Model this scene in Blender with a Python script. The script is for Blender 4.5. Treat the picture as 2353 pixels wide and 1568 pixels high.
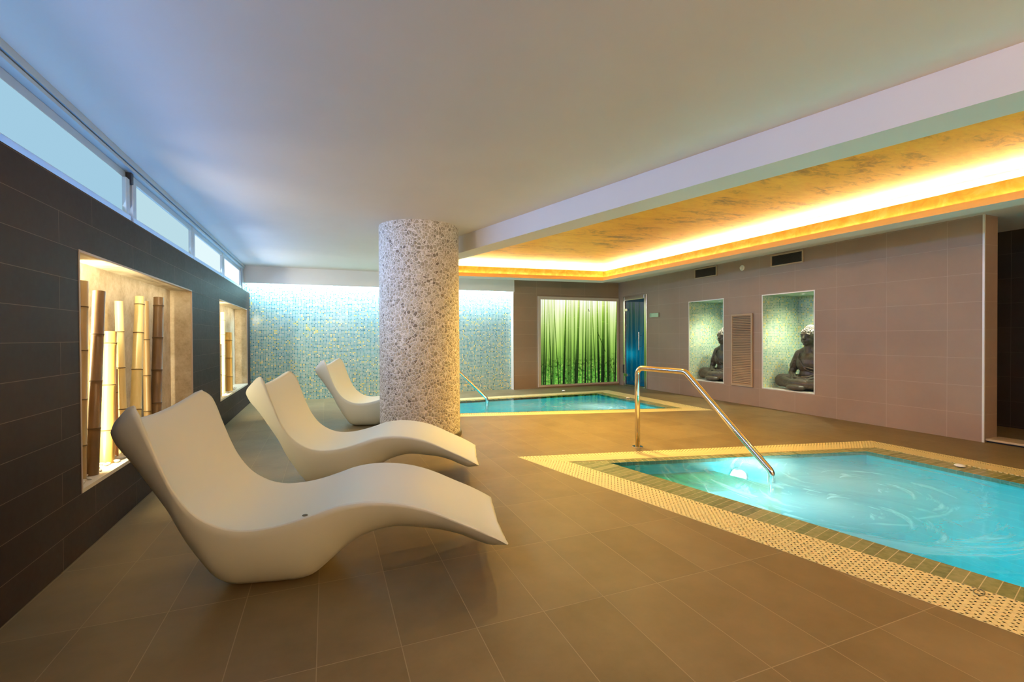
import bpy, bmesh, math, random
import numpy as np
from mathutils import Vector, Matrix, noise
from mathutils.geometry import tessellate_polygon

for o in list(bpy.data.objects):
    bpy.data.objects.remove(o)
SC = bpy.context.scene
COL = SC.collection
random.seed(7)
R = math.radians

# ------------------------------------------------------------------ camera
cam_d = bpy.data.cameras.new('camera')
cam = bpy.data.objects.new('camera', cam_d); COL.objects.link(cam)
cam_d.sensor_fit = 'HORIZONTAL'; cam_d.sensor_width = 36
cam_d.lens = 1068.68 / 2353 * 36
cam_d.clip_start = 0.02; cam_d.clip_end = 100
_r = Vector((0.92846, -0.37139, -0.0055)).normalized()
_f = Vector((0.3715, 0.9284, -0.0092)).normalized()
_u = _r.cross(_f).normalized(); _r = _f.cross(_u).normalized()
M = Matrix.Identity(4)
for i in range(3):
    M[i][0] = _r[i]; M[i][1] = _u[i]; M[i][2] = -_f[i]
M[0][3], M[1][3], M[2][3] = 0, 0, 1.18
cam.matrix_world = M
SC.camera = cam

# ------------------------------------------------------------------ world, exposure, large lights
w = bpy.data.worlds.new('world'); SC.world = w; w.use_nodes = True
w.node_tree.nodes['Background'].inputs[0].default_value = (0.55, 0.75, 1, 1)
w.node_tree.nodes['Background'].inputs[1].default_value = 0.3
SC.view_settings.view_transform = 'Standard'
SC.view_settings.look = 'None'
SC.view_settings.exposure = 0.0
SC.view_settings.gamma = 1.0
SC.view_settings.use_curve_mapping = False

def area(name, loc, to, sx, sy, power, col, spread=None):
    d = bpy.data.lights.new(name, 'AREA'); d.shape = 'RECTANGLE'; d.size = sx; d.size_y = sy
    d.energy = power; d.color = col
    if spread: d.spread = spread
    o = bpy.data.objects.new(name, d); COL.objects.link(o)
    z = (Vector(loc) - Vector(to)).normalized()
    return o, z
def area_x(name, p0, p1, aim, width, power, col, spread=None):
    """long thin lamp from p0 to p1 that shines towards direction aim"""
    p0, p1, aim = Vector(p0), Vector(p1), Vector(aim).normalized()
    L = (p1 - p0).length
    o, _ = area(name, p0, p0 + aim, L, width, power, col, spread)
    x = (p1 - p0).normalized(); z = -(aim - x * aim.dot(x)).normalized(); y = z.cross(x)
    m = Matrix.Identity(4)
    c = (p0 + p1) / 2
    for i in range(3):
        m[i][0] = x[i]; m[i][1] = y[i]; m[i][2] = z[i]; m[i][3] = c[i]
    o.matrix_world = m
    return o
def spot(name, loc, to, power, col, size=60, blend=.3, rad=.02):
    d = bpy.data.lights.new(name, 'SPOT'); d.energy = power; d.color = col
    d.spot_size = R(size); d.spot_blend = blend; d.shadow_soft_size = rad
    o = bpy.data.objects.new(name, d); COL.objects.link(o)
    o.location = loc
    o.rotation_euler = (Vector(to) - Vector(loc)).to_track_quat('-Z', 'Y').to_euler()
    return o

HC = 2.48          # main ceiling
ZS = 2.265         # underside of the soffit round the gold coffer
ZG = 2.56          # gold ceiling
XR = 6.64          # right wall
YP = 9.58          # wall with the lit picture
YM = 9.72          # mosaic wall
def WL(y, off=0.0): return -1.243 - .0066 * (y - 2) - off

# added fill: unseen up and down lamps behind the camera, without fittings
area_x('rear_fill_up', (0.3, -2.6, 2.0), (5.5, -2.6, 2.0), (0, 0.45, 1), .3, 385, (1, .66, .32))
spot('rear_fill_down', (-.2, -1.2, 2.46), (-.2, -1.2, 0), 6, (1, .84, .6), 120, .6, .05)
spot('rear_fill_down', (2.2, -1.4, 2.46), (2.2, -1.2, 0), 14, (1, .80, .5), 120, .6, .05)
# added fill: unseen spots under the gold panel that brighten the floor below
for p, e_ in (((3.0, 5.9), 470), ((3.4, 4.6), 310), ((4.2, 1.6), 18)):
    spot('gold_panel_fill', (*p, 2.54), (p[0]-.15, p[1], 0), e_, (1, .67, .17), 150, 1.0, .03)
# blue light strip on the ledge under the high windows
area_x('ledge_light_strip', (WL(-2) - .05, -2, 2.03), (WL(9.2) - .05, 9.2, 2.03), (1, 0, 1.1), .03, 22, (.04, .36, 1))
area_x('window_light', (WL(-2) - .06, -2, 2.22), (WL(9.2) - .06, 9.2, 2.22), (1, 0, -.18), .2, 62, (.20, .42, 1), R(100))  # added fill along the panes, cools the soffit face and column
area_x('window_light', (WL(6) - .06, 6.2, 2.22), (WL(9) - .06, 9.1, 2.22), (1, -.1, -.45), .25, 28, (.66, .80, 1), R(120))  # added cool fill for the far end of the room
area_x('window_light', (WL(1) - .06, 1, 2.22), (WL(6) - .06, 6, 2.22), (1, 0, -.5), .2, 10, (.70, .82, 1), R(120))  # added weak fill to whiten the loungers
# cool strip behind the fascia above the mosaic
area_x('mosaic_light_strip', (-1.25, 9.63, 2.27), (3.82, 9.63, 2.27), (0, .20, -1), .05, 175, (.62, .86, 1))

# ------------------------------------------------------------------ helpers
def link(o, parent=None):
    COL.objects.link(o)
    if parent: o.parent = parent
    return o
def tag(o, label=None, cat=None, group=None, kind=None):
    if label: o['label'] = label
    if cat: o['category'] = cat
    if group: o['group'] = group
    if kind: o['kind'] = kind
    return o
def thing(name, label, cat, loc=(0, 0, 0), rz=0, group=None):
    o = bpy.data.objects.new(name, None); COL.objects.link(o)
    o.empty_display_size = .1
    o.location = loc; o.rotation_euler = (0, 0, rz)
    return tag(o, label, cat, group)
class MB:
    def __init__(s): s.v = []; s.f = []; s.m = []
    def quad(s, a, b, c, d, m=0):
        n = len(s.v); s.v += [tuple(a), tuple(b), tuple(c), tuple(d)]; s.f.append((n, n+1, n+2, n+3)); s.m.append(m)
    def box(s, x0, x1, y0, y1, z0, z1, m=0):
        n = len(s.v)
        s.v += [(x, y, z) for z in (z0, z1) for y in (y0, y1) for x in (x0, x1)]
        for f in ((0,2,3,1),(4,5,7,6),(0,1,5,4),(2,6,7,3),(0,4,6,2),(1,3,7,5)):
            s.f.append(tuple(n+i for i in f)); s.m.append(m)
    def hexa(s, P, m=0):
        """8 points: lower quad then upper quad, both counter-clockwise from above"""
        n = len(s.v); s.v += [tuple(p) for p in P]
        for f in ((3,2,1,0),(4,5,6,7),(0,1,5,4),(1,2,6,5),(2,3,7,6),(3,0,4,7)):
            s.f.append(tuple(n+i for i in f)); s.m.append(m)
    def tube(s, pts, r, seg=12, caps=True, m=0):
        pts = [Vector(p) for p in pts]; n0 = len(s.v); N = len(pts)
        rr = r if isinstance(r, (list, tuple)) else [r]*N
        t = (pts[1]-pts[0]).normalized()
        a = t.orthogonal().normalized(); 
        for i, p in enumerate(pts):
            if i == 0: t2 = pts[1]-pts[0]
            elif i == N-1: t2 = pts[-1]-pts[-2]
            else: t2 = (pts[i+1]-p).normalized()+(p-pts[i-1]).normalized()
            t2.normalize(); a = (a - t2*a.dot(t2)).normalized(); b = t2.cross(a)
            for k in range(seg):
                q = 2*math.pi*k/seg
                s.v.append(tuple(p + (a*math.cos(q)+b*math.sin(q))*rr[i]))
        for i in range(N-1):
            for k in range(seg):
                k2 = (k+1) % seg
                s.f.append((n0+i*seg+k, n0+i*seg+k2, n0+(i+1)*seg+k2, n0+(i+1)*seg+k)); s.m.append(m)
        if caps:
            s.f.append(tuple(n0+k for k in range(seg))[::-1]); s.m.append(m)
            s.f.append(tuple(n0+(N-1)*seg+k for k in range(seg))); s.m.append(m)
    def lathe(s, prof, c=(0,0,0), axis=Vector((0,0,1)), seg=32, m=0, mats=None):
        axis = Vector(axis).normalized(); a = axis.orthogonal().normalized(); b = axis.cross(a); c = Vector(c)
        n0 = len(s.v)
        for r, h in prof:
            for k in range(seg):
                q = 2*math.pi*k/seg
                s.v.append(tuple(c + axis*h + (a*math.cos(q)+b*math.sin(q))*r))
        for i in range(len(prof)-1):
            for k in range(seg):
                k2 = (k+1) % seg
                s.f.append((n0+i*seg+k, n0+i*seg+k2, n0+(i+1)*seg+k2, n0+(i+1)*seg+k)); s.m.append(mats[i] if mats else m)
    def ell(s, c, rad, rot=None, nu=16, nv=10, m=0):
        c = Vector(c); n0 = len(s.v)
        rot = rot or Matrix.Identity(3)
        for j in range(nv+1):
            th = math.pi*j/nv
            for i in range(nu):
                ph = 2*math.pi*i/nu
                p = Vector((rad[0]*math.sin(th)*math.cos(ph), rad[1]*math.sin(th)*math.sin(ph), rad[2]*math.cos(th)))
                s.v.append(tuple(c + rot @ p))
        for j in range(nv):
            for i in range(nu):
                i2 = (i+1) % nu
                s.f.append((n0+j*nu+i, n0+(j+1)*nu+i, n0+(j+1)*nu+i2, n0+j*nu+i2)); s.m.append(m)
    def build(s, name, mats, parent=None, smooth=False, clean=False):
        me = bpy.data.meshes.new(name)
        me.from_pydata(s.v, [], s.f)
        mats = mats if isinstance(mats, (list, tuple)) else [mats]
        for mt in mats: me.materials.append(mt)
        for p, k in zip(me.polygons, s.m): p.material_index = k; p.use_smooth = smooth
        if clean:
            bm = bmesh.new(); bm.from_mesh(me); bmesh.ops.remove_doubles(bm, verts=bm.verts, dist=1e-5)
            bmesh.ops.recalc_face_normals(bm, faces=bm.faces); bm.to_mesh(me); bm.free()
        me.update()
        o = bpy.data.objects.new(name, me)
        return link(o, parent)
def struct(o): o['kind'] = 'structure'; return o
def auto(o, ang=35):
    for p in o.data.polygons: p.use_smooth = True
    m = o.modifiers.new('split', 'EDGE_SPLIT'); m.split_angle = R(ang); return o
def bevel(o, wd, seg=2):
    m = o.modifiers.new('bevel', 'BEVEL'); m.width = wd; m.segments = seg; m.limit_method = 'ANGLE'; m.angle_limit = R(40); return o
def arc(p, c, q, r, n=6):
    """fillet points round corner c between p and q"""
    p, c, q = Vector(p), Vector(c), Vector(q)
    a = (p-c).normalized(); b = (q-c).normalized()
    ang = a.angle(b); d = r/math.tan(ang/2)
    cen = c + (a+b).normalized()*(r/math.sin(ang/2))
    s, e = c+a*d-cen, c+b*d-cen
    out = []
    for i in range(n+1):
        t = i/n; v = (s.lerp(e, t)); v = v.normalized()*r
        out.append(cen+v)
    return out
def holed(outer, holes, z, flip=False):
    """flat polygon with holes at height z -> verts, faces"""
    loops = [[Vector((p[0], p[1], 0)) for p in L] for L in [outer]+holes]
    tris = tessellate_polygon(loops)
    v = [(p.x, p.y, z) for L in loops for p in L]
    f = []
    for t in tris:
        a, b, c = (Vector(v[i]) for i in t)
        n = (b-a).cross(c-a).z
        t = tuple(t) if (n > 0) != flip else tuple(t)[::-1]
        f.append(t)
    return v, f

# ------------------------------------------------------------------ node helper
class X:
    """socket wrapper with arithmetic"""
    def __init__(s, nt, sock): s.nt = nt; s.s = sock
    def _m(s, op, o=None, o2=None, clamp=False):
        n = s.nt.nodes.new('ShaderNodeMath'); n.operation = op; n.use_clamp = clamp
        for i, v in enumerate((s, o, o2)):
            if v is None: continue
            if isinstance(v, X): s.nt.links.new(v.s, n.inputs[i])
            else: n.inputs[i].default_value = v
        return X(s.nt, n.outputs[0])
    def __add__(s, o): return s._m('ADD', o)
    def __sub__(s, o): return s._m('SUBTRACT', o)
    def __mul__(s, o): return s._m('MULTIPLY', o)
    def __truediv__(s, o): return s._m('DIVIDE', o)
    def floor(s): return s._m('FLOOR')
    def fract(s): return s._m('FRACT')
    def mod(s, o): return s._m('FLOORED_MODULO', o)
    def abs(s): return s._m('ABSOLUTE')
    def gt(s, o): return s._m('GREATER_THAN', o)
    def lt(s, o): return s._m('LESS_THAN', o)
    def mx(s, o): return s._m('MAXIMUM', o)
    def mn(s, o): return s._m('MINIMUM', o)
    def clamp(s): return s._m('ADD', 0.0, clamp=True)
class Mat:
    def __init__(s, name, base=(.5,.5,.5), rough=.5, metal=0, spec=.5, coat=0):
        s.m = bpy.data.materials.new(name); s.m.use_nodes = True; s.nt = s.m.node_tree
        s.b = s.nt.nodes['Principled BSDF']
        s.b.inputs['Base Color'].default_value = (*base, 1); s.b.inputs['Roughness'].default_value = rough
        s.b.inputs['Metallic'].default_value = metal; s.b.inputs['Specular IOR Level'].default_value = spec
        s.b.inputs['Coat Weight'].default_value = coat
    def n(s, t, **k):
        n = s.nt.nodes.new(t)
        for a, b in k.items(): setattr(n, a, b)
        return n
    def L(s, a, b): s.nt.links.new(a.s if isinstance(a, X) else a, b)
    def set(s, name, v): s.L(v, s.b.inputs[name])
    def pos(s):
        if not hasattr(s, '_p'):
            g = s.n('ShaderNodeNewGeometry'); sp = s.n('ShaderNodeSeparateXYZ'); s.L(g.outputs['Position'], sp.inputs[0])
            s._g = g; s._p = [X(s.nt, sp.outputs[i]) for i in range(3)]
        return s._p
    def obj(s):
        if not hasattr(s, '_o'):
            g = s.n('ShaderNodeTexCoord'); sp = s.n('ShaderNodeSeparateXYZ'); s.L(g.outputs['Object'], sp.inputs[0])
            s._og = g; s._o = [X(s.nt, sp.outputs[i]) for i in range(3)]
        return s._o
    def vec(s, x, y, z=0.0):
        c = s.n('ShaderNodeCombineXYZ')
        for i, v in enumerate((x, y, z)):
            if isinstance(v, X): s.L(v, c.inputs[i])
            else: c.inputs[i].default_value = v
        return c.outputs[0]
    def noise(s, v=None, scale=5, detail=3, rough=.5, dist=0):
        n = s.n('ShaderNodeTexNoise'); n.inputs['Scale'].default_value = scale; n.inputs['Detail'].default_value = detail
        n.inputs['Roughness'].default_value = rough; n.inputs['Distortion'].default_value = dist
        if v is not None: s.L(v, n.inputs['Vector'])
        return X(s.nt, n.outputs['Fac'])
    def white(s, v):
        n = s.n('ShaderNodeTexWhiteNoise', noise_dimensions='3D'); s.L(v, n.inputs['Vector']); return X(s.nt, n.outputs['Value'])
    def ramp(s, f, stops, const=False):
        n = s.n('ShaderNodeValToRGB'); e = n.color_ramp
        if const: e.interpolation = 'CONSTANT'
        while len(e.elements) < len(stops): e.elements.new(.5)
        for el, (p, c) in zip(e.elements, stops): el.position = p; el.color = (*c, 1)
        s.L(f, n.inputs[0]); return X(s.nt, n.outputs[0])
    def mix(s, f, a, b, mode='MIX'):
        n = s.n('ShaderNodeMix', data_type='RGBA', blend_type=mode)
        for k, v in ((0, f), (6, a), (7, b)):
            if isinstance(v, X): s.L(v, n.inputs[k])
            elif k == 0: n.inputs[k].default_value = v
            else: n.inputs[k].default_value = (*v, 1)
        return X(s.nt, n.outputs[2])
    def bump(s, h, strength=.3, dist=.01):
        n = s.n('ShaderNodeBump'); n.inputs['Strength'].default_value = strength; n.inputs['Distance'].default_value = dist
        s.L(h, n.inputs['Height']); s.L(n.outputs[0], s.b.inputs['Normal'])
def plain(name, base, rough=.5, metal=0, spec=.5): return Mat(name, base, rough, metal, spec).m
def emit(name, col, st):
    m = bpy.data.materials.new(name); m.use_nodes = True; nt = m.node_tree; nt.nodes.remove(nt.nodes['Principled BSDF'])
    e = nt.nodes.new('ShaderNodeEmission'); e.inputs[0].default_value = (*col, 1); e.inputs[1].default_value = st
    nt.links.new(e.outputs[0], nt.nodes['Material Output'].inputs[0]); return m

def tiles(name, ax, pu, pv, ou, ov, c1, c2, grout, gw=.003, stag=0.0, rough=.35, var=.06, spec=.4, nscale=3.0, fine=.3):
    """large tiles in a grid on world axes ax=(u,v)"""
    t = Mat(name, c1, rough, 0, spec); P = t.pos()
    v = (P[ax[1]] - ov) / pv; row = v.floor()
    u = (P[ax[0]] - ou) / pu
    if stag: u = u + row.mod(2.0) * stag
    ui = u.floor()
    fu = u.fract(); fv = v.fract()
    eu = (fu - .5).abs().gt(.5 - gw / pu / 2); ev = (fv - .5).abs().gt(.5 - gw / pv / 2)
    g = eu.mx(ev)
    rnd = t.white(t.vec(ui, row, 3.0))
    nn = t.noise(t._g.outputs['Position'], nscale, 5, .6)
    n2 = t.noise(t._g.outputs['Position'], nscale * 14, 4, .6)
    k = (nn - .5) * 1.1 + (rnd - .5) * var * 6 + (n2 - .5) * fine + .5
    col = t.ramp(k.clamp(), [(.2, c1), (.8, c2)])
    col = t.mix(g, col, grout)
    t.set('Base Color', col)
    rg = (n2 - .5) * .2 + rough
    t.set('Roughness', rg.mx(g * .7))
    t.bump(g * -1.0, .4, .002)
    return t.m

M_floor = tiles('floor_tile', (0, 1), .2999, .6127, -.941, 3.021, (.162, .117, .054), (.232, .170, .084), (.31, .245, .14), .0035, rough=.5, var=.05, spec=.25)
M_wall_l = tiles('dark_wall_tile', (1, 2), 1.0, .1668, 3.41, 1.832, (.031, .022, .019), (.044, .032, .028), (.17, .13, .105), .0026, .37, rough=.55, nscale=2, spec=.1)
M_wall_r = tiles('brown_wall_tile', (1, 2), .624, .3105, 3.110, .296, (.27, .19, .145), (.33, .235, .18), (.46, .36, .28), .003, rough=.4, var=.03, nscale=1.4, fine=.15)
M_wall_b = tiles('brown_back_tile', (0, 2), .624, .3060, 4.435, .314, (.25, .175, .11), (.30, .21, .14), (.44, .34, .24), .003, rough=.4, var=.03, nscale=1.4, fine=.15)
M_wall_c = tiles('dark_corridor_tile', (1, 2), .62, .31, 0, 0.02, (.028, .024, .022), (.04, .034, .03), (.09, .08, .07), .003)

def mosaic(name, ax, p=.0272, bright=1.0, greenish=0.0):
    t = Mat(name, (.3, .5, .5), .12, 0, .6); P = t.pos()
    u = P[ax[0]] / p; v = P[ax[1]] / p
    ui, vi = u.floor(), v.floor()
    a = t.white(t.vec(ui, vi, 1.0)); b = t.white(t.vec(ui, vi, 7.0))
    du = (u.fract() - .5).abs(); dv = (v.fract() - .5).abs(); d = du.mx(dv)
    yel = b.gt(.91)
    lim = yel * .06 + .385
    tile = d._m('LESS_THAN', lim)
    g = greenish
    cs = [(.0, (.03, .22, .30)), (.12, (.08, .34, .44)), (.3, (.15+.1*g, .42, .48)), (.48, (.20+.08*g, .50, .60-.1*g)), (.62, (.24+.12*g, .48+.1*g, .46)), (.78, (.36+.12*g, .56+.08*g, .52)), (.9, (.14, .38, .36))]
    if greenish: cs = [(p_, (c_[0]*.8+.18, c_[1]*.7+.24, c_[2]*.7+.10)) for p_, c_ in cs]
    col = t.ramp(a, cs, True)
    ycol = t.ramp(t.white(t.vec(ui, vi, 13.0)), [(0, (.74, .66, .22)), (.5, (.80, .74, .42)), (.8, (.62, .62, .20))], True)
    col = t.mix(yel, col, ycol)
    col = t.mix(tile, (.56, .62, .60), col)
    t.set('Base Color', col)
    t.set('Roughness', tile * -.35 + .5)
    t.bump(tile, .25, .001)
    return t.m
M_mos_b = mosaic('mosaic_back', (0, 2))
M_mos_y = mosaic('mosaic_niche_side', (0, 2), .0272, greenish=1.0)
M_mos_x = mosaic('mosaic_niche_back', (1, 2), .0272, greenish=1.0)
M_mos_z = mosaic('mosaic_niche_top', (0, 1), .0272, greenish=1.0)

def paint(name, c, rough=.75, b=.05):
    t = Mat(name, c, rough, 0, .25); t.pos()
    n = t.noise(t._g.outputs['Position'], 2.2, 4, .55); n2 = t.noise(t._g.outputs['Position'], 60, 2, .5)
    t.set('Base Color', t.mix(n, tuple(k*.95 for k in c), tuple(min(1, k*1.04) for k in c)))
    t.bump(n2 + n * 14, b, .004); return t.m
M_ceil = paint('ceiling_paint', (.74, .70, .64))
M_fascia = paint('fascia_paint', (.74, .72, .68))
M_plaster = None
t = Mat('raw_plaster', (.5, .42, .3), .8, 0, .2); t.pos()
n = t.noise(t._g.outputs['Position'], 7, 7, .65); n2 = t.noise(t._g.outputs['Position'], 40, 4, .6)
t.set('Base Color', t.ramp(n * .8 + n2 * .25, [(.3, (.36, .28, .17)), (.5, (.54, .45, .31)), (.7, (.68, .60, .46))])); t.bump(n + n2 * .4, .3, .012)
M_plaster = t.m
M_sill = paint('pale_stone_sill', (.66, .60, .48), .45, .03)
M_alu = plain('aluminium', (.50, .58, .64), .35, .3)
M_alu_d = plain('dark_gasket', (.03, .03, .035), .5)
M_steel = plain('polished_steel', (.82, .80, .76), .12, 1.0)
M_chrome = plain('brushed_steel', (.75, .74, .72), .25, 1.0)
M_white = plain('white_plastic', (.75, .73, .68), .45)
M_beige = paint('beige_frame', (.52, .44, .35), .5, .02)
M_dark = plain('dark_void', (.02, .018, .016), .7)
M_brown_metal = plain('brown_powder_coat', (.40, .29, .19), .45)
M_brown_slat = plain('brown_slat_coat', (.46, .33, .21), .45)
M_trim = plain('pale_edge_trim', (.75, .72, .68), .35, .3)

# ------------------------------------------------------------------ shell
# pool outlines (deck level)
P1o = [(1.735, 4.21), (5.621, 3.312), (5.60, -1.6), (3.12, -1.6)]
P1i = [(2.106, 3.862), (5.352, 3.10), (5.335, -1.35), (3.45, -1.35)]
P1w = [(2.458, 3.690), (5.095, 3.045), (5.08, -1.2), (3.53, -1.2)]
P2o = [(1.21, 8.67), (5.715, 8.652), (5.687, 5.639), (1.17, 6.845)]
P2i = [(1.47, 8.40), (5.42, 8.40), (5.405, 5.98), (1.43, 7.05)]
P2w = [(1.56, 8.27), (5.20, 8.27), (5.19, 6.13), (1.52, 7.13)]
v, f = holed([(-1.6, -4), (9.5, -4), (9.5, 10), (-1.6, 10)], [P1o[::-1], P2o[::-1]], 0)
mb = MB(); mb.v = v; mb.f = f; mb.m = [0]*len(f)
struct(mb.build('floor', M_floor))
# opening of the coffer and outline of the soffit
OI = [(1.26, 8.10), (5.02, 7.76), (5.26, -1.3), (3.84, -1.3)]
OO = [(.90, 8.45), (5.227, 8.10), (5.56, -1.6), (3.62, -1.6)]
def offs(poly, d):
    """offset convex polygon (clockwise order) outward by d"""
    n = len(poly); out = []
    c = Vector((sum(p[0] for p in poly)/n, sum(p[1] for p in poly)/n))
    ln = []
    for i in range(n):
        a = Vector(poly[i]); b = Vector(poly[(i+1) % n]); e = (b-a).normalized(); nn = Vector((e.y, -e.x))
        if nn.dot(a-c) < 0: nn = -nn
        ln.append((a+nn*d, e))
    for i in range(n):
        p, e = ln[i-1]; q, g = ln[i]
        den = e.x*g.y-e.y*g.x; t_ = ((q.x-p.x)*g.y-(q.y-p.y)*g.x)/den
        out.append(tuple(p+e*t_))
    return out
OL = offs(OI, .045); OT = offs(OI, .25); OU = offs(OI, .055)
v, f = holed([(-1.6, -4), (9.5, -4), (9.5, 10), (-1.6, 10)], [OT[::-1]], HC, True)
mb = MB(); mb.v = v; mb.f = f; mb.m = [0]*len(f)
ceil = struct(mb.build('ceiling', M_ceil))
def band(mb, A, B, za, zb, m=0):
    n = len(A)
    for i in range(n):
        j = (i+1) % n
        mb.quad((*A[i], za), (*A[j], za), (*B[j], zb), (*B[i], zb), m)
# gold leaf
t = Mat('gold_leaf', (.9, .6, .15), .42, .15, .4); t.pos()
P = t.pos()
vv = t.vec(P[0]*1.0, P[1]*2.2, P[2])
n1 = t.noise(vv, 1.3, 8, .68, .5); n2 = t.noise(vv, 5.5, 6, .7, 1.2)
k = n1 * .62 + n2 * .38
t.set('Base Color', t.ramp(k, [(.34, (.26, .12, .012)), (.42, (.62, .30, .02)), (.48, (.90, .45, .03)), (.58, (.97, .54, .04)), (.72, (.97, .62, .08))]))
t.bump(n2, .2, .01)
M_gold = t.m
t = Mat('gold_band_paint', (.9, .6, .15), .45, .2, .5); P = t.pos()
n1 = t.noise(t._g.outputs['Position'], 9, 6, .6, .6)
t.set('Base Color', t.ramp(n1, [(.35, (.80, .46, .10)), (.5, (.90, .60, .13)), (.65, (.95, .72, .24))]))
M_goldband = t.m
M_lip = plain('lip_gold_bounce', (.88, .52, .16), .5)  # amber stands for gold light reflected onto the lip
mb = MB()
band(mb, OO, OO, HC, ZS); band(mb, OO, OI, ZS, ZS)
s = mb.build('soffit', M_ceil, ceil)
mb = MB(); band(mb, OI, OI, ZS, ZS+.062); band(mb, OI, OL, ZS+.062, ZS+.062)
mb.build('coffer_lip', M_lip, ceil)
mb = MB(); band(mb, OL, OL, ZS+.055, 2.452); band(mb, OL, OU, 2.452, 2.452); band(mb, OU, OU, 2.452, 2.40)
mb.build('coffer_upstand', M_goldband, ceil)
mb = MB(); band(mb, OU, OT, 2.40, 2.40); band(mb, OT, OT, 2.40, ZG)
mb.build('light_trough', M_white, ceil)
v, f = holed(OT, [], ZG, True)
mb = MB(); mb.v = v; mb.f = f; mb.m = [0]*len(f)
mb.build('gold_panel', M_gold, ceil)
OS = offs(OI, .19)
COVE = [(.9, 1.0), (1.9, 1.0), (.2, .6), (.9, .55)]
for i in range(4):
    a, b = OS[i], OS[(i+1) % 4]
    L = (Vector(a)-Vector(b)).length
    area_x('cove_light_strip', (*a, 2.485), (*b, 2.485), (0, 0, 1), .03, 35*L*(1, 1, .4, .45)[i], (1, .76, .40))
OS = offs(OI, .022)
for i in range(4):
    a, b = OS[i], OS[(i+1) % 4]; L = (Vector(a)-Vector(b)).length
    area_x('lip_light_strip', (*a, 2.332), (*b, 2.332), (0, 0, 1), .012, .55*L*(1, 1, .6, .4)[i], (1, .74, .36))
# fascia above the mosaic
mb = MB(); mb.box(-1.6, 3.875, 9.53, 9.56, 2.175, HC+.01)
mb.box(-1.6, 3.875, 9.56, YM, 2.33, HC+.01)
struct(mb.build('trim_1', M_fascia))

def wall_plane(mb, fn, u0, u1, v0, v1, holes, m=0, flip=False):
    us = sorted({u0, u1, *[h[0] for h in holes], *[h[1] for h in holes]}); vs = sorted({v0, v1, *[h[2] for h in holes], *[h[3] for h in holes]})
    for a, b in zip(us, us[1:]):
        for c, d in zip(vs, vs[1:]):
            mu, mv = (a+b)/2, (c+d)/2
            if any(h[0] < mu < h[1] and h[2] < mv < h[3] for h in holes): continue
            q = [fn(a, c), fn(b, c), fn(b, d), fn(a, d)]
            if flip: q = q[::-1]
            mb.quad(*q, m)
# left wall: dark tiles to z=2.005, plaster niches, ledge
NL = [(3.245, 5.62, .333, 1.665), (6.99, 9.36, .36, 1.685)]
mb = MB()
wall_plane(mb, lambda y, z: (WL(y), y, z), -4, 9.9, .0, 2.005, NL)
wall_plane(mb, lambda y, z: (WL(y, z), y, 2.005), -4, 9.9, 0, .12, [])
wl = struct(mb.build('wall_left', M_wall_l))
mb = MB(); wall_plane(mb, lambda y, z: (WL(y, .175), y, z), -4, 9.9, 1.99, HC+.02, [])
mb.build('upper_strip', M_fascia, wl)
ND = .185
for (y0, y1, z0, z1) in NL:
    mb = MB(); g = lambda y, z, o=0: (WL(y, o), y, z)
    mb.quad(g(y0, z0, ND), g(y1, z0, ND), g(y1, z1, ND), g(y0, z1, ND))
    mb.quad(g(y0, z0), g(y0, z0, ND), g(y0, z1, ND), g(y0, z1))
    mb.quad(g(y1, z0, ND), g(y1, z0), g(y1, z1), g(y1, z1, ND))
    mb.quad(g(y0, z1), g(y0, z1, ND), g(y1, z1, ND), g(y1, z1))
    mb.build('niche_lining', M_plaster, wl)
    mb = MB()
    mb.hexa([g(y0, z0, -.004), g(y1, z0, -.004), g(y1, z0, ND), g(y0, z0, ND), g(y0, z0+.022, -.004), g(y1, z0+.022, -.004), g(y1, z0+.022, ND), g(y0, z0+.022, ND)])
    mb.build('niche_sill', M_sill, wl)
    mb = MB(); e = .006
    for a, b, c, d in ((y0-e, y0+e, z0, z1), (y1-e, y1+e, z0, z1), (y0-e, y1+e, z1-e, z1+e)):
        mb.hexa([g(a, c, -.003), g(b, c, -.003), g(b, c, .01), g(a, c, .01), g(a, d, -.003), g(b, d, -.003), g(b, d, .01), g(a, d, .01)])
    mb.build('niche_edge_trim', plain('niche_edge', (.52, .40, .32), .5), wl)
# warm strips inside the niches, standing behind the near jamb
area_x('niche_light_strip', (WL(3.62, .172), 3.62, .42), (WL(3.62, .172), 3.62, 1.62), (.35, 1, 0), .02, 27, (1, .86, .56))
area_x('niche_light_strip', (WL(7.45, .172), 7.45, .45), (WL(7.45, .172), 7.45, 1.62), (.35, 1, 0), .02, 22, (1, .86, .56))
area_x('niche_light_strip', (WL(3.6, .02), 3.4, 1.655), (WL(5, .02), 5.5, 1.655), (-.5, 0, -1), .015, 3.5, (1, .86, .58))
area_x('niche_light_strip', (WL(7.2, .02), 7.2, 1.675), (WL(9, .02), 9.2, 1.675), (-.5, 0, -1), .015, 3.5, (1, .86, .58))

# back walls
mb = MB(); mb.quad((-1.6, YM, 0), (3.90, YM, 0), (3.90, YM, HC), (-1.6, YM, HC))
wb = struct(mb.build('wall_back', M_mos_b))
mb = MB(); mb.quad((3.868, YP, 0), (6.75, YP, 0), (6.75, YP, HC), (3.868, YP, HC))
mb.build('tiled_panel', M_wall_b, wb)
mb = MB(); mb.quad((3.868, YM, 0), (3.868, YP, 0), (3.868, YP, HC), (3.868, YM, HC)); mb.build('panel_return', paint('return_paint', (.62, .53, .44)), wb)
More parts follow.
